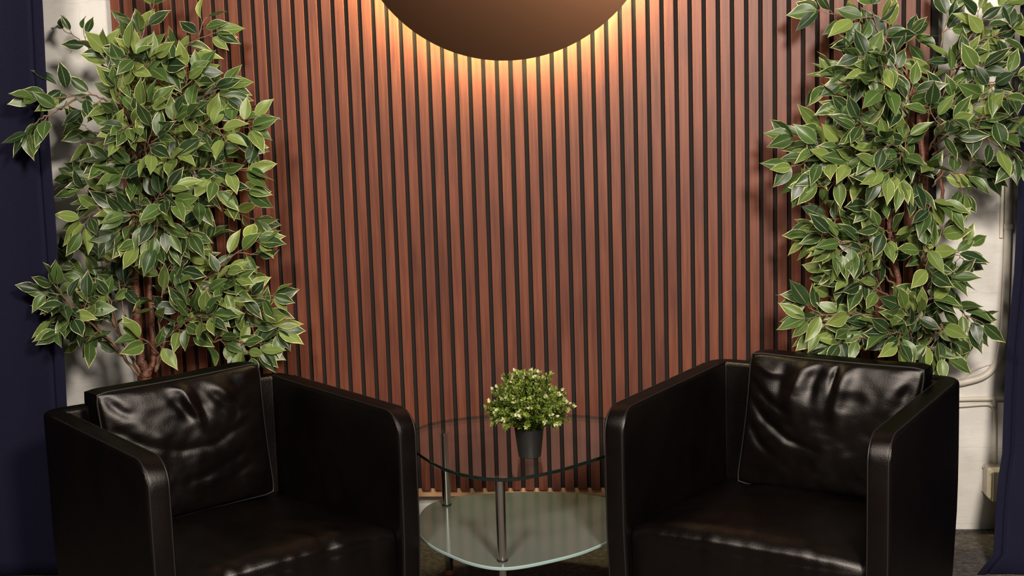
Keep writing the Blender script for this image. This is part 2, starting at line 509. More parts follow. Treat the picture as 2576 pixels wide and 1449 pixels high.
# ------------------------------------------------------------------ curtains
def curtain(name, edge_pts, direction, length, label, hem, seed):
    """edge_pts: (z, x, y) of the free edge from top to floor; cloth runs from there along direction"""
    b = MB()
    r = random.Random(seed)
    ph = [r.uniform(0, 6.28) for _ in range(6)]
    ss = []
    s = 0.0
    while s < length:
        ss.append(s); s += .004 if s < .09 else .02
    zs = [3.0 - 3.0 * k / 60 for k in range(61)]
    dx, dy = direction
    L = math.hypot(dx, dy); dx, dy = dx / L, dy / L

    def ex(z):
        for (za, xa, ya), (zb, xb, yb) in zip(edge_pts, edge_pts[1:]):
            if za >= z >= zb:
                t = (za - z) / (za - zb + 1e-9)
                return xa + (xb - xa) * t, ya + (yb - ya) * t
        return edge_pts[-1][1:]
    rows = []
    for z in zs:
        row = []
        for s in ss:
            fold = .010 * math.sin(s * 9 + ph[0] + .35 * z) * min(1, s * 6) + .004 * math.sin(s * 31 + ph[1] + z * .6)
            low = max(0, (.5 - z) / .5)
            fold += low * .006 * math.sin(s * 22 + ph[2] + z * 5)
            g = math.exp(-((s - hem) / .0045) ** 2) * .009          # stitched hem line
            step = .004 if s < hem else 0
            x0, y0 = ex(z)
            x = x0 + dx * s
            y = y0 + dy * s + fold + g - step
            row.append((x, y, max(.004, z)))
        rows.append(row)
    b.grid(rows)
    o = b.build(name, M_NAVY)
    so = o.modifiers.new('thick', 'SOLIDIFY'); so.thickness = .0022; so.offset = 0
    return tag(o, label, 'curtain')


def edge(pts):
    q = [at(*p) for p in pts]
    q = [(max(0, p.z), p.x, p.y) for p in q]
    return [(3.0, q[0][1], q[0][2])] + q + [(0, q[-1][1], q[-1][2])]


curtain('curtain', edge([(110, 0, -.36), (124, 300, -.36), (150, 660, -.36), (170, 1005, -.36), (190, 1400, -.36)]), (-1, -.06), .9,
        'navy blue drape hanging beside the white wall at the variegated tree with bare forked trunks', .036, 3)
curtain('curtain', edge([(2565, 0, -.11), (2561, 450, -.11), (2548, 700, -.12), (2532, 850, -.13), (2527, 933, -.14), (2523, 1015, -.15), (2519, 1139, -.18), (2509, 1201, -.21), (2503, 1263, -.24), (2498, 1346, -.28), (2494, 1420, -.31), (2455, 1442, -.325)]),
        (1, -.12), .8, 'navy blue drape pooling on the grey carpet beside the wall junction box', .028, 5)

# ------------------------------------------------------------------ pipes on the wall
def pipe_thing(name, pts, rad, label, cat, n=10):
    b = MB(); b.tube(catmull(pts, 8), rad, n)
    return tag(b.build(name, M_PIPE), label, cat)


YW = WALL_Y - .013
o = pipe_thing('wall_pipe', [at(2537, -300, YW), at(2538, 100, YW), at(2537, 500, YW), at(2527, 800, YW), at(2521, 862, YW), at(2507, 912, YW), at(2478, 944, YW), at(2430, 960, YW), at(2380, 968, YW)], .0105,
               'thick cream painted pipe running down the white wall and curving behind the armchair', 'pipe')
b = MB(); p0 = at(2537, 570, YW); b.lathe([(.0125, -.008), (.0135, -.006), (.0135, .006), (.0125, .008)], c=p0, n=16)
b.build('collar', M_PIPE, o)
o = pipe_thing('wall_conduit', [at(2380, 1006, YW + .005), at(2430, 1004, YW + .005), at(2480, 1003, YW + .005), at(2530, 1002, YW + .005)], .0068,
               'upper straight cream conduit running level across the white wall', 'conduit')
b = MB(); q = at(2497, 1008, WALL_Y); b.box(q.x - .004, q.x + .004, q.y - .022, q.y, q.z - .014, q.z + .014)
bevel(b.build('bracket', M_PIPE, o, smooth=False), .002)
pipe_thing('wall_conduit', [at(2380, 1023, YW + .006), at(2430, 1020, YW + .006), at(2470, 1017, YW + .006), at(2490, 1018, YW + .006), at(2500, 1027, YW + .006), at(2503, 1045, YW + .006), at(2503, 1100, YW + .006), at(2503, 1185, YW + .006)], .0052,
           'lower cream conduit bending down the white wall into the junction box', 'conduit')
pipe_thing('wall_cable', [at(2400, 972, YW + .009), at(2425, 951, YW + .008), at(2450, 932, YW + .006), at(2475, 921, YW + .008), at(2500, 914, YW + .009)], .0026,
           'thin cream cable arching on the white wall above the curved pipe', 'cable', 6)
b = MB(); a0, a1 = at(2513, -200, WALL_Y), at(2517, 598, WALL_Y)
b.box(a1.x - .0045, a1.x + .0045, WALL_Y - .009, WALL_Y - .0005, a1.z, a0.z)
tag(bevel(b.build('wall_trunking', M_PIPE, smooth=False), .0012), 'slim cream cable trunking strip beside the thick wall pipe', 'trunking')
root = empty('junction_box', (1.345, WALL_Y, .115))
tag(root, 'small cream electrical junction box low on the white wall beside the drape', 'junction box')
off = Vector(root.location)
b = MB(); b.box(1.300, 1.395, WALL_Y - .095, WALL_Y - .0008, .114, .205)
place(bevel(b.build('body', M_PIPE, root, smooth=False), .003))
b = MB(); b.box(1.2962, 1.2998, WALL_Y - .092, WALL_Y - .004, .117, .202)
lid = place(bevel(b.build('cover_plate', M_PIPE, root, smooth=False), .0012))
for (yy, zz) in ((-.086, .123), (-.086, .196), (-.010, .123), (-.010, .196)):
    b = MB(); b.tube([(1.2962, WALL_Y + yy, zz), (1.2935, WALL_Y + yy, zz)], .0032, 8)
    s = b.build('screw', M_PIPE, lid); s.matrix_parent_inverse = Matrix.Identity(4)

# ------------------------------------------------------------------ armchairs
CW, CD, CH, CT, CB = .70, .708, .564, .056, .028


def shell(front_r=.062):
    """U shaped padded shell: two arms and the back in one upholstered body"""
    hw, hd, rc = CW / 2 - CT / 2, CD / 2 - CT / 2, .030
    path = []         # (x, y, nx, ny, s)
    yf = -CD / 2
    ss = [0, .002, .005, .009, .014, .020, .027, .035, .044, .054, .064, .08]
    ys = [yf + s for s in ss] + [yf + .08 + (hd - rc - yf - .08) * k / 10 for k in range(1, 11)]
    left = [(-hw, y, -1, 0) for y in ys]
    arc = [(-hw + rc - rc * math.cos(a), hd - rc + rc * math.sin(a), -math.cos(a), math.sin(a)) for a in [PI / 2 * k / 8 for k in range(1, 9)]]
    half = left + arc
    back = [(-hw + rc + (2 * hw - 2 * rc) * k / 10, hd, 0, 1) for k in range(1, 10)]
    right = [(-x, y, -nx, ny) for (x, y, nx, ny) in reversed(half)]
    path = half + back + right
    b = MB()
    rows = []
    for (x, y, nx, ny) in path:
        s = y - yf
        h = CH
        if s < front_r: h = CH - front_r + math.sqrt(max(0, front_r ** 2 - (front_r - s) ** 2))
        zb = CB
        if s < .03: zb = CB + .03 - math.sqrt(max(0, .03 ** 2 - (.03 - s) ** 2))
        tt = CT / 2
        e = .010
        if s < e: tt = CT / 2 - e + math.sqrt(max(0, e * e - (e - s) ** 2))
        rr = .011
        ring = []
        # section, counter clockwise: inner bottom -> outer bottom -> outer top -> inner top
        for (cu, cv, a0) in ((-tt + rr, zb + rr, PI), (tt - rr, zb + rr, 1.5 * PI), (tt - rr, h - rr, 0), (-tt + rr, h - rr, .5 * PI)):
            for k in range(5):
                a = a0 + PI / 2 * k / 4
                ring.append((cu + rr * math.cos(a), cv + rr * math.sin(a)))
            if a0 == 1.5 * PI or a0 == .5 * PI:
                lo, hi = (zb + rr, h - rr) if a0 == 1.5 * PI else (h - rr, zb + rr)
                uu = tt if a0 == 1.5 * PI else -tt
                for k in range(1, 6):
                    q = k / 6
                    ring.append((uu, lo + (hi - lo) * q))
        out = []
        for (u, v) in ring:
            bulge = .0
            w = .0020 * noise.noise(Vector((x * 7 + u * 20, y * 7, v * 7)))
            flare = -.010 * max(0, (.25 - v) / .25)       # sides draw in a little towards the floor
            out.append((x + nx * (u + w + flare), y + ny * (u + w + flare), v))
        rows.append(out)
    ids = b.grid(rows, close_u=True, flip=True)
    b.face(ids[0]); b.face(ids[-1][::-1])
    return b, path


def arm_piping():
    """stitched seam lines along the top edges and down the arm fronts"""
    b = MB()
    yf = -CD / 2; fr = .062
    for sx in (-1, 1):
        for u in (-CT / 2 + .0055, CT / 2 - .0055):
            pts = []
            x = sx * (CW / 2 - CT / 2 + u)
            for k in range(14):
                pts.append((x, CD / 2 - .09 - (CD - .09 - fr) * k / 13, CH - .0012))
            for k in range(1, 10):
                a = PI / 2 * k / 9
                pts.append((x, yf + fr - fr * math.sin(a) + .0012, CH - fr + fr * math.cos(a) - .0012))
            for k in range(1, 9):
                z = CH - fr - (CH - fr - .06) * k / 8
                fl = -.010 * max(0, (.25 - z) / .25)
                pts.append((x + sx * fl, yf + .0012, z))
            b.tube(pts, .0021, 6)
    return b


def seat_mesh(seed):
    r = random.Random(seed)
    b = MB()
    hw = .2925
    yb, yf = .297, -.343
    nx = 64
    wr = [(r.uniform(-.2, .22), r.uniform(.010, .02), r.uniform(.0008, .0026), r.uniform(.05, .16), r.uniform(-.5, .5)) for _ in range(22)]
    # profile from back to front edge, round nose, down the front
    prof = []
    for k in range(26):
        t = k / 25
        y = yb + (yf + .045 - yb) * t
        prof.append((y, .243 + .034 * t, 0, 1))
    zt = .277
    for k in range(1, 10):
        a = PI / 2 * k / 9
        prof.append((yf + .045 - .045 * math.sin(a), zt - .045 + .045 * math.cos(a), -math.sin(a), math.cos(a)))
    for k in range(1, 12):
        prof.append((yf + .004 * (k / 11), zt - .045 - (zt - .045 - CB - .01) * k / 11, -1, 0))
    rows = []
    for (y, z, ny, nz) in prof:
        row = []
        for j in range(nx + 1):
            u = -1 + 2 * j / nx
            x = hw * u
            edge = (1 - abs(u) ** 5)
            crown = .020 * (1 - u * u) * (1 if nz > .5 else .45) * min(1, (yb - y) / .1)
            dsp = crown
            dd = y - yf
            for (cx, wd, am, ln, sl) in wr:
                near = math.exp(-((dd - .03) / ln) ** 2) if nz > 0 else math.exp(-((zt - .045 - z) / .05) ** 2)
                dsp -= am * near * math.exp(-((x - cx - sl * dd) / wd) ** 2)
            dsp += .0035 * noise.noise(Vector((x * 11, y * 11, seed)))
            drop = .018 * (1 - edge)
            row.append((x * (1 - .012 * (1 - edge)), y + ny * (dsp - drop), z + nz * (dsp - drop)))
        rows.append(row)
    b.grid(rows)
    # closed underside and back so the cushion is a solid block
    ids = b.grid([[(hw * (-1 + 2 * j / nx), yb, .243 - .018) for j in range(nx + 1)], [(hw * (-1 + 2 * j / nx), yb, CB) for j in range(nx + 1)]], flip=True)
    b.grid([[(hw * (-1 + 2 * j / nx), yb, CB) for j in range(nx + 1)], [(hw * (-1 + 2 * j / nx), yf, CB + .01) for j in range(nx + 1)]], flip=True)
    return b


def ridge(u, v, pts, width, amp, taper=True):
    """bump (amp>0) or crease (amp<0) that follows a polyline in the cushion face"""
    best, bt = 9, 0
    n = len(pts) - 1
    for i in range(n):
        ax, ay = pts[i]; bx, by = pts[i + 1]
        dx, dy = bx - ax, by - ay
        t = max(0, min(1, ((u - ax) * dx + (v - ay) * dy) / (dx * dx + dy * dy)))
        d = math.hypot(u - ax - dx * t, v - ay - dy * t)
        if d < best: best, bt = d, (i + t) / n
    k = math.sin(PI * min(1, max(0, bt * .8 + .15))) if taper else 1
    return amp * k * math.exp(-(best / width) ** 2)


def cushion(w, h, th, shear, folds, seed):
    """loose box cushion: puffed face with folds, a gusset band round the edge"""
    b = MB()
    nu, nv = 96, 80

    def outline(u, v):
        # slightly pinched sides, softened corners
        x = (u - .5) * w * (1.01 - .025 * math.sin(PI * v))
        z = (v - .5) * h * (1.005 - .018 * math.sin(PI * u))
        cu, cv = min(u, 1 - u) * w, min(v, 1 - v) * h
        c = math.exp(-(cu * cu + cv * cv) / .018 ** 2)
        x -= math.copysign(.0045 * c, u - .5); z -= math.copysign(.0045 * c, v - .5)
        return x - shear * (1 - v), z
    rows = []
    for j in range(nv + 1):
        v = j / nv
        row = []
        for i in range(nu + 1):
            u = i / nu
            x, z = outline(u, v)
            e = min(1, (16 * u * (1 - u) * v * (1 - v))) ** .42
            puff = .046 * e
            d = puff
            fade = min(1, min(u, 1 - u, v, 1 - v) / .05)
            for (pts, wd, am) in folds:
                d += .85 * ridge(u, v, pts, wd, am) * fade
            d += .0045 * noise.noise(Vector((u * 5, v * 5, seed))) * fade + .002 * noise.noise(Vector((u * 13, v * 13, seed + 3))) * fade
            row.append((x, -d - th / 2 + .018, z))
        rows.append(row)
    b.grid(rows)
    # gusset and back
    per = [(i / nu, 0) for i in range(nu + 1)] + [(1, j / nv) for j in range(1, nv + 1)] + [(1 - i / nu, 1) for i in range(1, nu + 1)] + [(0, 1 - j / nv) for j in range(1, nv)]
    g = []
    for k in range(7):
        q = k / 6
        ring = []
        for (u, v) in per:
            x, z = outline(u, v)
            bul = 1 + .022 * math.sin(PI * q) + .01 * noise.noise(Vector((u * 9, v * 9, q * 3 + seed)))
            ring.append((x * bul, -th / 2 + .018 + (th - .03) * q, z * bul))
        g.append(ring)
    b.grid(g, close_u=True, flip=True)
    rows = []
    for j in range(13):
        v = j / 12
        rows.append([(outline(i / 12, v)[0], th / 2 - .012 + .012 * math.sin(PI * i / 12) * math.sin(PI * v), outline(i / 12, v)[1]) for i in range(13)])
    b.grid(rows, flip=True)
    pip = MB()
    pts = []
    for (u, v) in per[::2] + [per[0]]:
        x, z = outline(u, v)
        pts.append((x * 1.004, -th / 2 + .0172, z * 1.004))
    pip.tube(pts, .0026, 6, cap=False)
    return b, pip


def armchair(loc, rz, label, cush_pos, cush_size, folds, seed):
    root = empty('armchair', (loc[0], loc[1], 0), rz)
    tag(root, label, 'armchair')
    b, _ = shell()
    fr = b.build('frame', M_LEATHER, root, auto=50)
    arm_piping().build('stitching', M_SEAM, fr)
    seat_mesh(seed).build('seat', M_LEATHER, root)
    b, pip = cushion(*cush_size, folds, seed)
    c = b.build('back_cushion', M_LEATHER, root, auto=60)
    c.location = cush_pos[:3]
    c.rotation_euler = (-cush_pos[3], cush_pos[4], cush_pos[5])
    pip.build('piping', M_SEAM, c)
    for sx in (-1, 1):
        for sy in (-1, 1):
            b = MB(); b.lathe([(.016, 0), (.02, .004), (.02, CB + .006)], c=(sx * .29, sy * .29, 0), n=16)
            b.build('foot', M_RUBBER, root, auto=40)
    return root


FOLD_A = [([(.435, .97), (.48, .93), (.50, .84), (.54, .74), (.55, .64)], .028, .016),
          ([(.40, .90), (.45, .80), (.50, .68)], .035, -.009),
          ([(.57, .90), (.58, .78), (.60, .68)], .035, -.008),
          ([(.66, .95), (.74, .86), (.80, .80)], .05, .008),
          ([(.60, .93), (.70, .80), (.80, .70), (.95, .68)], .03, -.005),
          ([(.06, .72), (.22, .58), (.42, .50), (.62, .50), (.80, .58), (.95, .68)], .030, -.005),
          ([(.10, .80), (.22, .68), (.36, .60)], .06, .008),
          ([(.35, .26), (.55, .28), (.75, .36), (.95, .52)], .035, -.0035),
          ([(.50, .16), (.70, .20), (.95, .36)], .03, -.003),
          ([(.05, .95), (.10, .86), (.16, .80)], .03, -.007)]
FOLD_B = [([(.36, .96), (.32, .86), (.29, .74), (.31, .58)], .045, .013),
          ([(.42, .95), (.40, .82), (.40, .66)], .04, -.010),
          ([(.22, .92), (.21, .80), (.22, .68)], .04, -.007),
          ([(.53, .97), (.52, .88), (.515, .76)], .020, -.014),
          ([(.585, .96), (.57, .84), (.56, .68), (.57, .54)], .042, .013),
          ([(.66, .95), (.66, .80), (.64, .64)], .05, -.006),
          ([(.06, .92), (.14, .88), (.24, .86)], .03, .008),
          ([(.03, .66), (.14, .52), (.30, .40), (.50, .34)], .026, -.008),
          ([(.02, .50), (.12, .34), (.24, .24)], .028, -.007),
          ([(.03, .80), (.16, .66), (.30, .58)], .026, -.005),
          ([(.86, .92), (.84, .78), (.80, .64)], .06, .008),
          ([(.95, .90), (.92, .80), (.92, .7)], .03, -.006)]
armchair((-.7739, -.696), .7586, 'black leather tub armchair under the bare-trunked tree, cushion creased by one hooked fold',
         (-.034, .195, .447, .05, -.03, .0), (.445, .36, .125, -.006), FOLD_A, 3)
armchair((.6543, -.5531), -.4584, 'black leather tub armchair beside the wall with pipes, cushion with two upright folds',
         (.064, .195, .438, .05, .02, .0), (.455, .36, .125, .03), FOLD_B, 8)

# ------------------------------------------------------------------ glass side table
TOP_Z, LOW_Z = .42, .20


def table_outline(pts, n=120):
    """smooth closed outline from (angle, radius) about the table centre"""
    pts = sorted(pts)
    A = [(a - 360, r) for a, r in pts[-2:]] + pts + [(a + 360, r) for a, r in pts[:2]]
    out = []
    for k in range(n):
        ang = -180 + 360 * k / n
        for i in range(1, len(A) - 2):
            if A[i][0] <= ang <= A[i + 1][0]:
                t = (ang - A[i][0]) / (A[i + 1][0] - A[i][0])
                p0, p1, p2, p3 = [q[1] for q in A[i - 1:i + 3]]
                r = .5 * (2 * p1 + (p2 - p0) * t + (2 * p0 - 5 * p1 + 4 * p2 - p3) * t * t + (3 * p1 - p0 - 3 * p2 + p3) * t ** 3)
                break
        out.append((TC[0] + r * math.cos(math.radians(ang)), TC[1] + r * math.sin(math.radians(ang))))
    # light smoothing
    for _ in range(3):
        out = [((out[i - 1][0] + 2 * out[i][0] + out[(i + 1) % n][0]) / 4, (out[i - 1][1] + 2 * out[i][1] + out[(i + 1) % n][1]) / 4) for i in range(n)]
    return out


TC = (-.035, -.50)
OUT_TOP = table_outline([(-155, .274), (-135, .281), (-115, .305), (-93, .326), (-77, .292), (-58, .259), (-40, .247), (-20, .262), (2, .31), (25, .352), (45, .358), (60, .351), (75, .343), (92, .341), (111, .349), (130, .363), (145, .366), (160, .345), (178, .302)])
OUT_LOW = table_outline([(-150, .281), (-125, .291), (-108, .318), (-95, .333), (-86, .316), (-74, .291), (-60, .275), (-37, .262), (-18, .275), (5, .312), (25, .335), (45, .322), (60, .306), (76, .296), (100, .293), (118, .309), (135, .334), (148, .336), (160, .315), (178, .29)])
LEGS = [(-.268, -.335), (-.0665, -.782), (.225, -.385)]


def slab(outline, z0, z1, e=.002):
    b = MB()
    n = len(outline)
    cx = sum(p[0] for p in outline) / n; cy = sum(p[1] for p in outline) / n

    def ring(z, inset):
        res = []
        for (x, y) in outline:
            d = math.hypot(x - cx, y - cy); k = (d - inset) / d
            res.append(b.vert((cx + (x - cx) * k, cy + (y - cy) * k, z)))
        return res
    R = [ring(z0, e), ring(z0 + e, 0), ring(z1 - e, 0), ring(z1, e)]
    for a, c in zip(R, R[1:]):
        for i in range(n):
            b.face((a[i], a[(i + 1) % n], c[(i + 1) % n], c[i]), mi=1)
    b.face(R[0][::-1]); b.face(R[-1])
    return b


root = empty('glass_side_table', (TC[0], TC[1], 0))
tag(root, 'two-tier rounded triangular glass side table with steel legs standing between the armchairs', 'side table')
off = Vector(root.location)
o = place(slab(OUT_TOP, TOP_Z - .009, TOP_Z).build('table_top', [M_GLASS, M_GLASS_EDGE], root, auto=30)); tag(o, 'clear glass top')
o = place(slab(OUT_LOW, LOW_Z - .009, LOW_Z).build('shelf', [M_FROST, M_FROST_EDGE], root, auto=30)); tag(o, 'frosted glass shelf')
for (x, y) in LEGS:
    b = MB()
    b.lathe([(.0122, LOW_Z + .004), (.0122, TOP_Z - .016)], c=(x, y, 0), n=28)
    b.lathe([(.0122, .012), (.0122, LOW_Z - .0095)], c=(x, y, 0), n=28)
    lg = place(b.build('leg', M_CHROME, root, auto=40))
    for nm, prof, mm in (('ferrule', [(.0085, TOP_Z - .0165), (.0085, TOP_Z - .0125), (.0165, TOP_Z - .012), (.0165, TOP_Z - .0092)], M_CHROME),
                         ('rubber_ring', [(.0130, LOW_Z + .0003), (.0136, LOW_Z + .002), (.0130, LOW_Z + .005)], M_RUBBER),
                         ('foot', [(.0165, .0005), (.0175, .003), (.0165, .013)], M_FOOTPAD)):
        b = MB(); b.lathe(prof, c=(x, y, 0), n=24)
        q = b.build(nm, mm, lg, auto=40); q.matrix_parent_inverse = Matrix.Identity(4)

# ------------------------------------------------------------------ leaves
HALF = [(0, .0), (.07, .42), (.18, .78), (.32, .98), (.45, 1.0), (.58, .88), (.70, .66), (.80, .42), (.88, .22), (.95, .085), (1.0, .0)]


def add_leaf(b, p, d, nrm, L, wid, fold, curl, tint):
    d = d.normalized()
    s = d.cross(nrm)
    if s.length < .05: s = d.cross(Vector((.3, .8, .5)))
    s.normalize()
    nn = s.cross(d).normalized()
    rows = []
    for (t, w) in HALF:
        c = p + d * (L * t * (1 - .12 * curl * t)) - nn * (L * curl * t * t * .55)
        hwid = max(w, .015) * wid * L * .5
        row = []
        for u in (-1, -.5, 0, .5, 1):
            wave = .03 * L * math.sin(7 * t + tint[0] * 9) * abs(u)
            row.append((b.vert(c + s * (hwid * u * math.cos(fold)) + nn * (hwid * abs(u) * math.sin(fold) + wave * w)), u * .5 + .5, t))
        rows.append(row)
    for r0, r1 in zip(rows, rows[1:]):
        for j in range(4):
            q = (r0[j], r0[j + 1], r1[j + 1], r1[j])
            b.face([k[0] for k in q], [(k[1], k[2]) for k in q], tint, b.cur)


def rvec(r, k=1.0):
    return Vector((r.gauss(0, k), r.gauss(0, k), r.gauss(0, k)))


def make_branch(root, P, r, leaf_from=.25, dens=1.0, bright=.5, size=1.0, thick=.0032, keep=None, droop=.15):
    """one branch: woody twig with side shoots, and a child mesh of its leaves"""
    curve = catmull(P, 7)
    wood, lv = MB(), MB()
    n = len(curve)
    wob = [rvec(r, .0016) for _ in curve]
    curve = [c + (w if 0 < i < n - 1 else Vector()) for i, (c, w) in enumerate(zip(curve, wob))]
    wood.tube(curve, [thick * (1 - .7 * i / (n - 1)) for i in range(n)], 6)
    lens = [0]
    for a, c in zip(curve, curve[1:]): lens.append(lens[-1] + (c - a).length)
    T = lens[-1]

    def pos(s):
        s = max(0, min(T - 1e-6, s))
        for i in range(n - 1):
            if lens[i] <= s <= lens[i + 1]:
                t = (s - lens[i]) / (lens[i + 1] - lens[i] + 1e-9)
                return curve[i].lerp(curve[i + 1], t), (curve[i + 1] - curve[i]).normalized()
        return curve[-1], (curve[-1] - curve[-2]).normalized()
    view = Vector((.1, -1, .42)).normalized()

    def fix(q):
        if q.y > -.022: q = Vector((q.x, -.022 - .3 * min(.08, q.y + .022), q.z))
        return q

    def leaf(p, d, L=None):
        L = L or r.uniform(.060, .088) * size
        nrm = (view + rvec(r, .42)).normalized()
        tip = p + d.normalized() * L
        if tip.y > -.018:
            d = Vector((d.x, min(d.y, -.1), d.z))
        x = r.random() ** 1.45 * .95 * (.55 + .9 * bright)
        if r.random() < .2: x += .4
        tint = (max(0, min(1, x)), r.random())
        add_leaf(lv, p, d, nrm, L, r.uniform(.42, .54), r.uniform(.08, .5), r.uniform(-.12, .5), tint)

    def shoot(p, d, length, nleaf):
        d = (d + Vector((0, 0, -.08))).normalized()
        q = [p]
        for k in range(1, 4):
            d2 = (d + rvec(r, .12)).normalized()
            q.append(fix(q[-1] + d2 * length / 3))
        wood.tube(q, [.0018, .0015, .0012, .0010], 5)
        for k in range(nleaf):
            t = (k + .6) / nleaf
            i = min(2, int(t * 3)); pp = q[i].lerp(q[i + 1], t * 3 - i)
            dirn = (q[i + 1] - q[i]).normalized()
            side = dirn.cross(view).normalized() * (1 if k % 2 else -1)
            ang = r.uniform(.5, 1.05) if k < nleaf - 1 else r.uniform(-.3, .3)
            ld = dirn * math.cos(ang) + side * math.sin(ang) + rvec(r, .22) + Vector((0, -.12, -droop))
            pet = pp + ld.normalized() * r.uniform(.008, .016)
            wood.tube([pp, pet], .0009, 4, cap=False)
            leaf(pet, ld)
    s = T * leaf_from
    k = r.randint(0, 1)
    while s < T:
        p, t = pos(s)
        side = t.cross(view).normalized() * (1 if k % 2 else -1)
        roll = r.uniform(-.9, .9)
        side = (side * math.cos(roll) + view * math.sin(roll) * .8).normalized()
        ang = r.uniform(.55, 1.1)
        d = t * math.cos(ang) + side * math.sin(ang)
        if r.random() < .55 and T - s > .03:
            shoot(p, d, r.uniform(.035, .075), r.choice((3, 4, 4, 5)))
        else:
            ld = d + rvec(r, .2) + Vector((0, -.1, -droop))
            pet = p + ld.normalized() * r.uniform(.010, .018)
            wood.tube([p, pet], .0010, 4, cap=False)
            leaf(pet, ld)
        s += r.uniform(.020, .034) / dens
        k += 1
    p, t = pos(T)
    for ang in (-.45, .1, .55):
        side = t.cross(view).normalized()
        leaf(p, t * math.cos(ang) + side * math.sin(ang) + rvec(r, .15) + Vector((0, 0, -droop)))
    o = wood.build('branch', M_TWIG, root)
    o.matrix_parent_inverse = Matrix.Translation(-Vector(root.location))
    l = lv.build('leaves', M_LEAF, o)
    return o


def ficus(name, base, label, trunk_paths, branches, seed, pot_r):
    r = random.Random(seed)
    root = empty(name, (base[0], base[1], 0))
    tag(root, label, 'artificial tree')
    inv = Matrix.Translation(-Vector(root.location))
    b = MB()
    b.lathe([(pot_r * .78, .002), (pot_r * .8, .006), (pot_r, .205), (pot_r, .222), (pot_r * .93, .222), (pot_r * .9, .19)], c=(base[0], base[1], 0), n=36)
    o = b.build('pot', M_POT, root, auto=40); o.matrix_parent_inverse = inv
    b = MB(); b.lathe([(pot_r * .88, .15), (pot_r * .9, .195), (pot_r * .5, .203), (.002, .206)], c=(base[0], base[1], 0), n=24)
    o = b.build('soil', M_SOIL, root); o.matrix_parent_inverse = inv
    for (pts, r0, r1) in trunk_paths:
        c = catmull([Vector(p) if len(p) == 3 and abs(p[0]) < 5 else at(*p) for p in pts], 8)
        n = len(c)
        c = [q + rvec(r, .0015) for q in c]
        b = MB()
        b.tube(c, [(r0 + (r1 - r0) * i / (n - 1)) * (1 + .07 * math.sin(i * 1.9)) for i in range(n)], 10)
        o = b.build('trunk', M_BARK, root); o.matrix_parent_inverse = inv
    for spec in branches:
        pts, kw = spec[0], (spec[1] if len(spec) > 1 else {})
        make_branch(root, [at(*p) for p in pts], r, **kw)
    return root


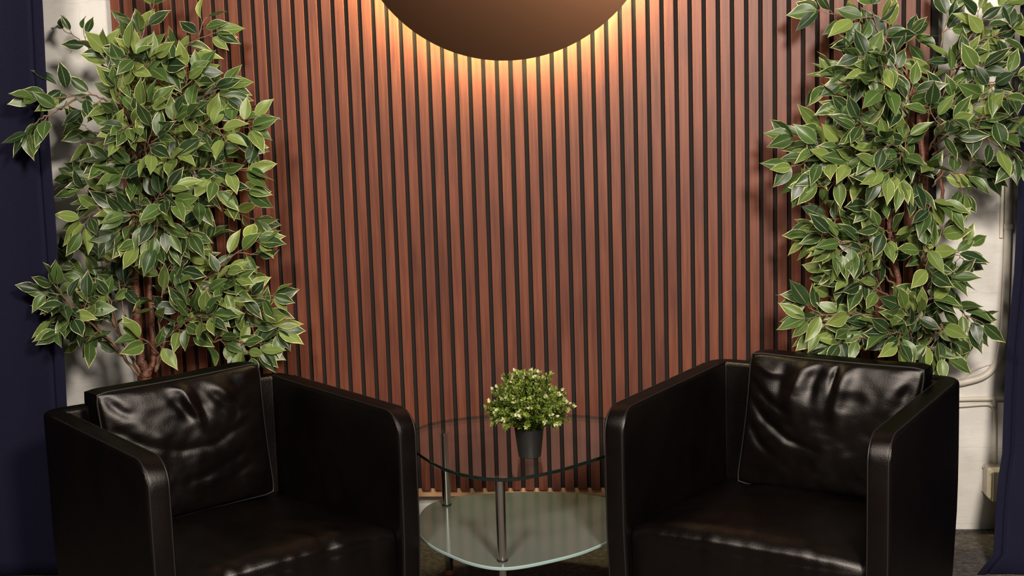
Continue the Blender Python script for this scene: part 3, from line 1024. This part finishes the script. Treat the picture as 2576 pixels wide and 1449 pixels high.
TY = -.21
LB = (at(366, 936, TY).x, TY)
LEFT = [
    # crown
    ([(352, 300, -.21), (345, 200, -.20), (352, 110, -.18), (388, 8, -.17)], dict(leaf_from=.45, dens=.62)),
    ([(330, 290, -.21), (305, 225, -.24), (285, 165, -.26), (268, 130, -.28)], dict(dens=1.2, bright=.8)),
    ([(345, 260, -.21), (360, 200, -.28), (370, 150, -.31)], dict(dens=.9, bright=.8)),
    ([(283, 205, -.22), (240, 140, -.18), (205, 105, -.13), (158, 72, -.10)], dict(leaf_from=.5, dens=.5, bright=.25, size=.8)),
    ([(350, 320, -.21), (300, 260, -.30), (290, 215, -.34)], dict(dens=1.1, bright=.75)),
    ([(372, 300, -.21), (425, 200, -.19), (455, 120, -.17), (545, 82, -.15)], dict(leaf_from=.35, dens=.75, bright=.45)),
    ([(372, 330, -.21), (430, 250, -.26), (480, 205, -.28), (505, 180, -.28)], dict(dens=1.0, bright=.7)),
    ([(372, 350, -.21), (440, 275, -.22), (520, 240, -.22), (565, 215, -.20)], dict(dens=1.0, bright=.5)),
    ([(340, 250, -.21), (310, 190, -.30), (330, 160, -.33), (342, 140, -.34)], dict(dens=1.1, bright=.9)),
    ([(350, 230, -.21), (395, 185, -.27), (420, 165, -.29)], dict(leaf_from=.2, dens=1.0, bright=.7)),
    ([(345, 330, -.21), (350, 290, -.33), (385, 262, -.38)], dict(leaf_from=.2, dens=1.15, bright=.7)),
    ([(350, 340, -.21), (330, 320, -.34), (300, 330, -.38)], dict(leaf_from=.2, dens=1.0, bright=.5)),
    ([(360, 420, -.21), (370, 370, -.36), (400, 345, -.40)], dict(leaf_from=.2, dens=1.1, bright=.6)),
    ([(352, 470, -.21), (330, 430, -.34), (300, 440, -.38)], dict(leaf_from=.2, dens=1.0, bright=.45)),
    ([(362, 560, -.21), (400, 500, -.36), (440, 505, -.40)], dict(leaf_from=.2, dens=1.1, bright=.5)),
    ([(372, 130, -.18), (355, 95, -.17), (350, 70, -.17)], dict(leaf_from=.5, dens=.5, bright=.5)),
    # long arm to the drape
    ([(328, 300, -.21), (250, 245, -.26), (170, 245, -.34), (85, 248, -.43)], dict(leaf_from=.3, dens=.85, bright=.3, droop=.05)),
    ([(190, 250, -.32), (140, 280, -.40), (100, 300, -.43), (68, 335, -.44)], dict(leaf_from=.25, dens=.8, bright=.2)),
    ([(345, 400, -.21), (290, 350, -.18), (240, 335, -.15), (205, 312, -.14)], dict(leaf_from=.5, dens=.5, bright=.35)),
    ([(345, 400, -.21), (300, 350, -.27), (280, 310, -.30)], dict(dens=.7, bright=.7)),
    # right side
    ([(370, 400, -.21), (450, 330, -.25), (540, 325, -.27), (635, 318, -.27)], dict(dens=1.05, bright=.55)),
    ([(370, 380, -.21), (430, 320, -.32), (470, 300, -.37)], dict(dens=1.1, bright=.85)),
    ([(370, 430, -.21), (470, 390, -.21), (560, 370, -.20), (615, 365, -.18)], dict(dens=1.0, bright=.4)),
    ([(368, 470, -.21), (460, 430, -.28), (560, 425, -.30), (620, 430, -.30)], dict(dens=1.0, bright=.65)),
    ([(368, 460, -.21), (420, 410, -.34), (450, 390, -.38)], dict(dens=1.05, bright=.7)),
    ([(368, 520, -.21), (470, 480, -.26), (560, 470, -.28), (625, 480, -.27)], dict(dens=1.05, bright=.5)),
    ([(368, 540, -.21), (450, 520, -.18), (560, 525, -.15), (645, 555, -.13)], dict(dens=.9, bright=.2)),
    # left middle
    ([(350, 440, -.21), (310, 420, -.27), (270, 400, -.3)], dict(dens=1.0, bright=.5)),
    ([(347, 510, -.21), (280, 460, -.19), (230, 445, -.18), (180, 445, -.17)], dict(dens=.95, bright=.35)),
    ([(347, 520, -.21), (270, 490, -.24), (200, 480, -.25)], dict(leaf_from=.4, dens=.9, bright=.5)),
    ([(346, 560, -.21), (300, 525, -.27), (240, 535, -.29), (200, 555, -.29)], dict(dens=1.0, bright=.45)),
    ([(346, 560, -.21), (340, 540, -.32), (310, 540, -.36)], dict(dens=1.1, bright=.6)),
    # centre, hanging
    ([(365, 500, -.21), (390, 530, -.31), (395, 580, -.35), (385, 625, -.36)], dict(dens=1.1, bright=.55, droop=.5)),
    ([(365, 540, -.21), (430, 560, -.28), (470, 590, -.3)], dict(dens=.9, bright=.4, droop=.35)),
    ([(350, 520, -.21), (330, 570, -.3), (320, 600, -.32)], dict(dens=.9, bright=.5, droop=.4)),
    # lower right
    ([(392, 935, -.22), (410, 870, -.22), (445, 760, -.20), (490, 660, -.19), (525, 600, -.18)], dict(leaf_from=.55, dens=.75, bright=.4, thick=.006)),
    ([(440, 770, -.20), (530, 690, -.22), (590, 640, -.23), (650, 605, -.23)], dict(leaf_from=.35, dens=.75, bright=.6)),
    ([(440, 790, -.20), (520, 720, -.28), (590, 700, -.31)], dict(dens=1.0, bright=.8)),
    ([(430, 830, -.22), (530, 765, -.26), (620, 745, -.27), (690, 745, -.27)], dict(leaf_from=.3, dens=.95, bright=.6)),
    ([(425, 850, -.22), (530, 800, -.22), (620, 790, -.22), (700, 830, -.22)], dict(leaf_from=.3, dens=.95, bright=.5)),
    ([(392, 930, -.22), (420, 890, -.22), (500, 865, -.24), (590, 855, -.25), (655, 880, -.25)], dict(leaf_from=.45, dens=.9, bright=.4, thick=.005)),
    ([(425, 850, -.22), (480, 800, -.30), (540, 790, -.33)], dict(dens=1.0, bright=.6)),
    ([(410, 870, -.22), (400, 800, -.27), (415, 700, -.28), (440, 640, -.27)], dict(leaf_from=.3, dens=.75, bright=.35)),
    ([(400, 890, -.22), (370, 860, -.28), (350, 850, -.30)], dict(leaf_from=.3, dens=.7, bright=.5)),
    # lower left
    ([(352, 940, -.22), (310, 860, -.20), (260, 760, -.18), (200, 680, -.18), (165, 655, -.2)], dict(leaf_from=.5, dens=.8, bright=.15, thick=.005)),
    ([(290, 820, -.19), (265, 720, -.17), (255, 640, -.15)], dict(leaf_from=.3, dens=.7, bright=.1)),
    ([(350, 945, -.22), (280, 860, -.24), (200, 790, -.34), (135, 715, -.42)], dict(leaf_from=.45, dens=.85, bright=.35, thick=.005)),
    ([(260, 835, -.24), (210, 780, -.28), (160, 770, -.40)], dict(leaf_from=.2, dens=.9, bright=.45)),
    ([(300, 880, -.23), (230, 830, -.24), (180, 810, -.34), (145, 835, -.41)], dict(leaf_from=.3, dens=.9, bright=.3)),
    ([(310, 870, -.22), (290, 790, -.27), (270, 740, -.28)], dict(leaf_from=.3, dens=.85, bright=.4)),
    ([(330, 920, -.22), (290, 880, -.2), (250, 850, -.2)], dict(leaf_from=.4, dens=.6, bright=.2)),
    ([(320, 830, -.21), (300, 720, -.2), (295, 660, -.19)], dict(leaf_from=.55, dens=.6, bright=.1)),
]
ficus('ficus_tree', LB, 'artificial variegated ficus with bare forked red-brown trunks beside the navy drape and unpiped wall',
      [([(LB[0], LB[1], .19), (367, 990, TY), (366, 935, TY), (352, 890, TY), (345, 800, TY), (341, 650, TY), (350, 480, TY), (352, 400, TY), (328, 295, TY), (290, 205, -.22)], .0165, .004),
       ([(LB[0] + .006, LB[1], .19), (374, 990, TY + .004), (372, 940, TY + .004), (387, 900, TY + .01), (380, 780, TY + .02), (372, 650, TY + .02), (376, 500, TY + .01), (362, 380, TY), (352, 260, TY)], .0125, .004)],
      LEFT, 21, .115)

RB = (at(2300, 880, TY).x, TY)
RIGHT = [
    ([(2310, 265, -.20), (2270, 170, -.20), (2180, 75, -.19), (2110, 40, -.18), (2055, 25, -.17)], dict(leaf_from=.45, dens=.8, bright=.45)),
    ([(2300, 230, -.20), (2245, 150, -.23), (2205, 70, -.25), (2190, 10, -.26)], dict(leaf_from=.3, dens=.95, bright=.35)),
    ([(2295, 220, -.20), (2240, 170, -.27), (2160, 140, -.3)], dict(leaf_from=.3, dens=1.05, bright=.4)),
    ([(2290, 200, -.20), (2275, 140, -.2), (2290, 85, -.2)], dict(leaf_from=.5, dens=.6, bright=.5)),
    ([(2300, 250, -.21), (2230, 190, -.23), (2160, 170, -.24), (2125, 175, -.24)], dict(dens=1.1, bright=.35)),
    ([(2310, 330, -.21), (2240, 230, -.30), (2200, 195, -.33)], dict(dens=.95, bright=.4)),
    ([(2310, 350, -.21), (2220, 280, -.25), (2140, 220, -.26), (2100, 190, -.25)], dict(dens=.85, bright=.35)),
    ([(2310, 360, -.21), (2210, 300, -.24), (2130, 275, -.26)], dict(dens=.9, bright=.5)),
    # upper right
    ([(2330, 330, -.20), (2352, 200, -.16), (2370, 100, -.14), (2395, 10, -.13)], dict(leaf_from=.4, dens=0.68, bright=.55)),
    ([(2345, 290, -.20), (2400, 160, -.20), (2465, 60, -.20), (2530, 5, -.20)], dict(leaf_from=.35, dens=0.65, bright=.55)),
    ([(2360, 270, -.20), (2440, 125, -.22), (2500, 90, -.22), (2548, 72, -.22)], dict(leaf_from=.35, dens=0.58, bright=.7)),
    ([(2350, 280, -.20), (2390, 190, -.26), (2430, 140, -.28)], dict(dens=0.76, bright=.5)),
    ([(2360, 290, -.21), (2440, 210, -.25), (2470, 160, -.26)], dict(leaf_from=.4, dens=0.58, bright=.4)),
    ([(2350, 330, -.21), (2430, 230, -.28), (2500, 205, -.31), (2560, 190, -.33)], dict(dens=0.65, bright=.45)),
    ([(2350, 350, -.21), (2440, 270, -.27), (2520, 235, -.31), (2600, 250, -.34)], dict(dens=0.68, bright=.4)),
    ([(2345, 370, -.21), (2430, 310, -.25), (2500, 295, -.30), (2570, 310, -.33)], dict(dens=0.68, bright=.3)),
    ([(2345, 390, -.21), (2420, 345, -.25), (2500, 345, -.3), (2575, 385, -.34)], dict(dens=0.68, bright=.15)),
    ([(2340, 420, -.21), (2400, 380, -.2), (2450, 400, -.2), (2485, 430, -.2)], dict(dens=0.58, bright=.1)),
    ([(2345, 470, -.21), (2380, 430, -.22), (2410, 455, -.23), (2425, 490, -.23)], dict(dens=0.54, bright=.25, droop=.4)),
    ([(2335, 380, -.21), (2370, 320, -.3), (2400, 300, -.34)], dict(dens=0.76, bright=.35)),
    # middle left
    ([(2300, 430, -.21), (2200, 400, -.22), (2100, 360, -.22), (1995, 345, -.22)], dict(leaf_from=.3, dens=.9, bright=.45)),
    ([(2300, 440, -.21), (2180, 400, -.26), (2080, 395, -.28), (1990, 420, -.29)], dict(leaf_from=.25, dens=1.0, bright=.4)),
    ([(2300, 450, -.21), (2200, 430, -.28), (2110, 440, -.3), (2055, 465, -.3)], dict(leaf_from=.2, dens=1.0, bright=.5)),
    ([(2300, 400, -.21), (2220, 350, -.29), (2150, 325, -.33)], dict(dens=1.0, bright=.4)),
    ([(2310, 420, -.21), (2260, 370, -.34), (2230, 350, -.38)], dict(dens=1.05, bright=.3)),
    ([(2310, 460, -.21), (2260, 430, -.34), (2210, 445, -.38)], dict(dens=1.05, bright=.45)),
    ([(2315, 470, -.21), (2330, 430, -.32), (2340, 420, -.36)], dict(dens=1.0, bright=.25)),
    ([(2310, 500, -.21), (2230, 480, -.26), (2190, 520, -.3)], dict(leaf_from=.3, dens=.9, bright=.45, droop=.45)),
    ([(2320, 490, -.21), (2340, 510, -.3), (2335, 530, -.32)], dict(leaf_from=.4, dens=.8, bright=.4, droop=.5)),
    # lower left
    ([(2240, 640, -.22), (2180, 570, -.21), (2100, 550, -.20), (2045, 565, -.19)], dict(leaf_from=.25, dens=.9, bright=.15)),
    ([(2245, 660, -.22), (2170, 590, -.24), (2095, 580, -.25), (2035, 595, -.25)], dict(leaf_from=.35, dens=.8, bright=.3)),
    ([(2250, 700, -.22), (2200, 630, -.3), (2140, 610, -.33), (2090, 625, -.33)], dict(dens=1.0, bright=.55)),
    ([(2255, 720, -.22), (2190, 670, -.26), (2110, 680, -.27), (2080, 690, -.27)], dict(dens=1.0, bright=.5)),
    ([(2250, 620, -.22), (2240, 590, -.3), (2210, 570, -.32)], dict(dens=.8, bright=.4)),
    ([(2262, 760, -.22), (2190, 720, -.29), (2130, 705, -.31)], dict(dens=1.05, bright=.55)),
    ([(2275, 800, -.22), (2180, 760, -.25), (2090, 745, -.26), (2025, 755, -.26)], dict(leaf_from=.25, dens=.95, bright=.45)),
    ([(2280, 820, -.22), (2180, 790, -.28), (2100, 790, -.3), (2025, 800, -.3)], dict(leaf_from=.25, dens=1.0, bright=.5)),
    ([(2290, 850, -.22), (2200, 820, -.26), (2110, 820, -.28), (2050, 840, -.28)], dict(leaf_from=.25, dens=1.0, bright=.35)),
    ([(2300, 880, -.22), (2230, 850, -.28), (2160, 850, -.3), (2090, 870, -.3)], dict(leaf_from=.25, dens=.95, bright=.45)),
    ([(2300, 880, -.22), (2270, 840, -.33), (2230, 840, -.36)], dict(dens=1.0, bright=.4)),
    ([(2300, 860, -.22), (2290, 800, -.32), (2270, 770, -.35)], dict(dens=1.05, bright=.35)),
    # lower right
    ([(2315, 720, -.22), (2350, 650, -.25), (2400, 640, -.27), (2425, 655, -.27)], dict(leaf_from=.25, dens=.9, bright=.4)),
    ([(2325, 690, -.22), (2350, 600, -.24), (2375, 575, -.25)], dict(leaf_from=.35, dens=.8, bright=.45)),
    ([(2318, 700, -.22), (2320, 640, -.3), (2330, 615, -.32)], dict(leaf_from=.3, dens=.9, bright=.6)),
    ([(2310, 760, -.22), (2350, 710, -.28), (2395, 700, -.3)], dict(dens=.9, bright=.35)),
    ([(2305, 850, -.22), (2360, 780, -.22), (2410, 775, -.22), (2435, 810, -.22), (2430, 845, -.22)], dict(leaf_from=.3, dens=.95, bright=.2, droop=.3)),
    ([(2305, 870, -.22), (2350, 810, -.26), (2375, 830, -.28), (2395, 860, -.28)], dict(leaf_from=.25, dens=.9, bright=.35, droop=.35)),
    ([(2303, 830, -.22), (2330, 760, -.3), (2350, 750, -.33)], dict(dens=.95, bright=.3)),
    ([(2310, 885, -.22), (2340, 850, -.29), (2330, 870, -.31)], dict(leaf_from=.2, dens=.9, bright=.4, droop=.4)),
]
ficus('ficus_tree', RB, 'artificial variegated ficus of dense foliage beside the white wall with pipes',
      [([(RB[0], RB[1], .19), (2302, 990, TY), (2300, 880, TY), (2305, 760, TY), (2317, 660, TY), (2319, 540, TY), (2322, 420, TY), (2310, 270, TY + .01), (2285, 190, TY + .01)], .0165, .005),
       ([(RB[0] - .008, RB[1], .19), (2290, 950, TY), (2275, 840, TY), (2262, 730, TY), (2245, 620, TY), (2238, 560, TY), (2260, 450, TY), (2290, 350, TY)], .0105, .004),
       ([(RB[0] + .008, RB[1], .19), (2306, 900, TY + .01), (2318, 760, TY + .02), (2345, 620, TY + .02), (2362, 540, TY + .02), (2370, 480, TY + .02), (2350, 350, TY + .01)], .0085, .004)],
      RIGHT, 77, .105)

# ------------------------------------------------------------------ small potted plant
PB = Vector((-.0046, -.627, TOP_Z))
root = empty('potted_plant', PB)
tag(root, 'small bushy green potted plant with pale tips in a black pot on the glass table', 'potted plant')
b = MB()
b.lathe([(.027, .0006), (.0287, .002), (.0372, .074), (.0355, .0745), (.034, .06)], n=40)
b.build('pot', M_POT, root, auto=40)
b = MB(); b.lathe([(.034, .05), (.0342, .062), (.02, .066), (.001, .067)], n=20)
b.build('soil', M_SOIL, root)
r = random.Random(5)
stems, leaves = MB(), MB()
CC = Vector((0, 0, .133))
for k in range(230):
    # direction over a full ball, few straight down
    zc = r.uniform(-.62, 1.0)
    a = r.uniform(0, 2 * PI)
    rr = math.sqrt(max(0, 1 - zc * zc))
    d = Vector((rr * math.cos(a), rr * math.sin(a), zc))
    R0 = r.uniform(.070, .094) * (1.04 if zc < .3 else .97)
    if r.random() < .12: R0 *= 1.12
    tip = CC + Vector((d.x * R0 * 1.06, d.y * R0 * 1.0, d.z * R0 * .93))
    start = Vector((d.x * .018, d.y * .018, .062))
    midp = start.lerp(tip, .5) + Vector((0, 0, .018 if zc < .2 else .004))
    c = catmull([start, midp, tip], 5)
    stems.tube(c, [.0011 - .0006 * i / (len(c) - 1) for i in range(len(c))], 4, cap=False)
    tone = r.uniform(.0, .75)
    pale = r.random() < .34
    for i in range(3, len(c)):
        for j in range(2):
            p0 = c[i - 1].lerp(c[i], j * .5)
            t = (c[i] - c[i - 1]).normalized()
            ax = t.cross(Vector((.2, .5, .8))).normalized()
            ph = (i * 2 + j) * 1.57 + r.uniform(-.3, .3)
            s1 = ax * math.cos(ph) + t.cross(ax) * math.sin(ph)
            for sg in (-1, 1):
                ld = t * .75 + s1 * sg * .8 + rvec(r, .15)
                leaves.cur = 0
                add_leaf(leaves, p0, ld, (t + rvec(r, .3)).normalized(), r.uniform(.0085, .0135), .5, r.uniform(.1, .4), r.uniform(-.2, .3),
                         (min(1, max(0, tone + r.uniform(-.15, .25))), r.random()))
    tdir = (c[-1] - c[-2]).normalized()
    for q in range(6):
        ld = tdir + rvec(r, .55)
        leaves.cur = 1 if pale and q < 5 else 0
        add_leaf(leaves, c[-1], ld, (tdir + rvec(r, .5)).normalized(), r.uniform(.008, .0125), .58, r.uniform(.1, .4), r.uniform(-.3, .2),
                 (min(1, tone + .25 + r.uniform(0, .3)), r.random()))
f = leaves.build('foliage', [M_SPRIG, M_BUD], root)
stems.build('stems', M_SPRIG, f)

# ------------------------------------------------------------------ light
def area(name, loc, target, size, power, col, shape='DISK'):
    ld = bpy.data.lights.new(name, 'AREA')
    ld.shape = shape; ld.size = size; ld.energy = power; ld.color = col
    o = bpy.data.objects.new(name, ld); COL.objects.link(o)
    o.location = loc
    o.rotation_euler = (Vector(target) - Vector(loc)).to_track_quat('-Z', 'Y').to_euler()
    return o


key = area('key_light', (1.05, -3.5, 2.25), (.25, 0, 1.3), .45, 150, (1.0, .91, .81))

top = area('ceiling_light', (-.55, -3.3, 2.75), (-.5, 0, 1.2), .5, 92, (1.0, .91, .81))

area('room_fill', (.7, -4.8, 1.75), (0, 0, .7), 1.5, 22, (1.0, .92, .82))
w = bpy.data.worlds.new('room_dark'); S.world = w
w.use_nodes = True
w.node_tree.nodes['Background'].inputs['Color'].default_value = (.9, .85, .8, 1)
w.node_tree.nodes['Background'].inputs['Strength'].default_value = .012

vs = S.view_settings
vs.view_transform = 'Standard'; vs.look = 'None'; vs.exposure = 0.0; vs.gamma = 1.0; vs.use_curve_mapping = False
S.cycles.max_bounces = 8
S.cycles.transparent_max_bounces = 12
S.cycles.sample_clamp_indirect = 4.0
S.cycles.use_denoising = True
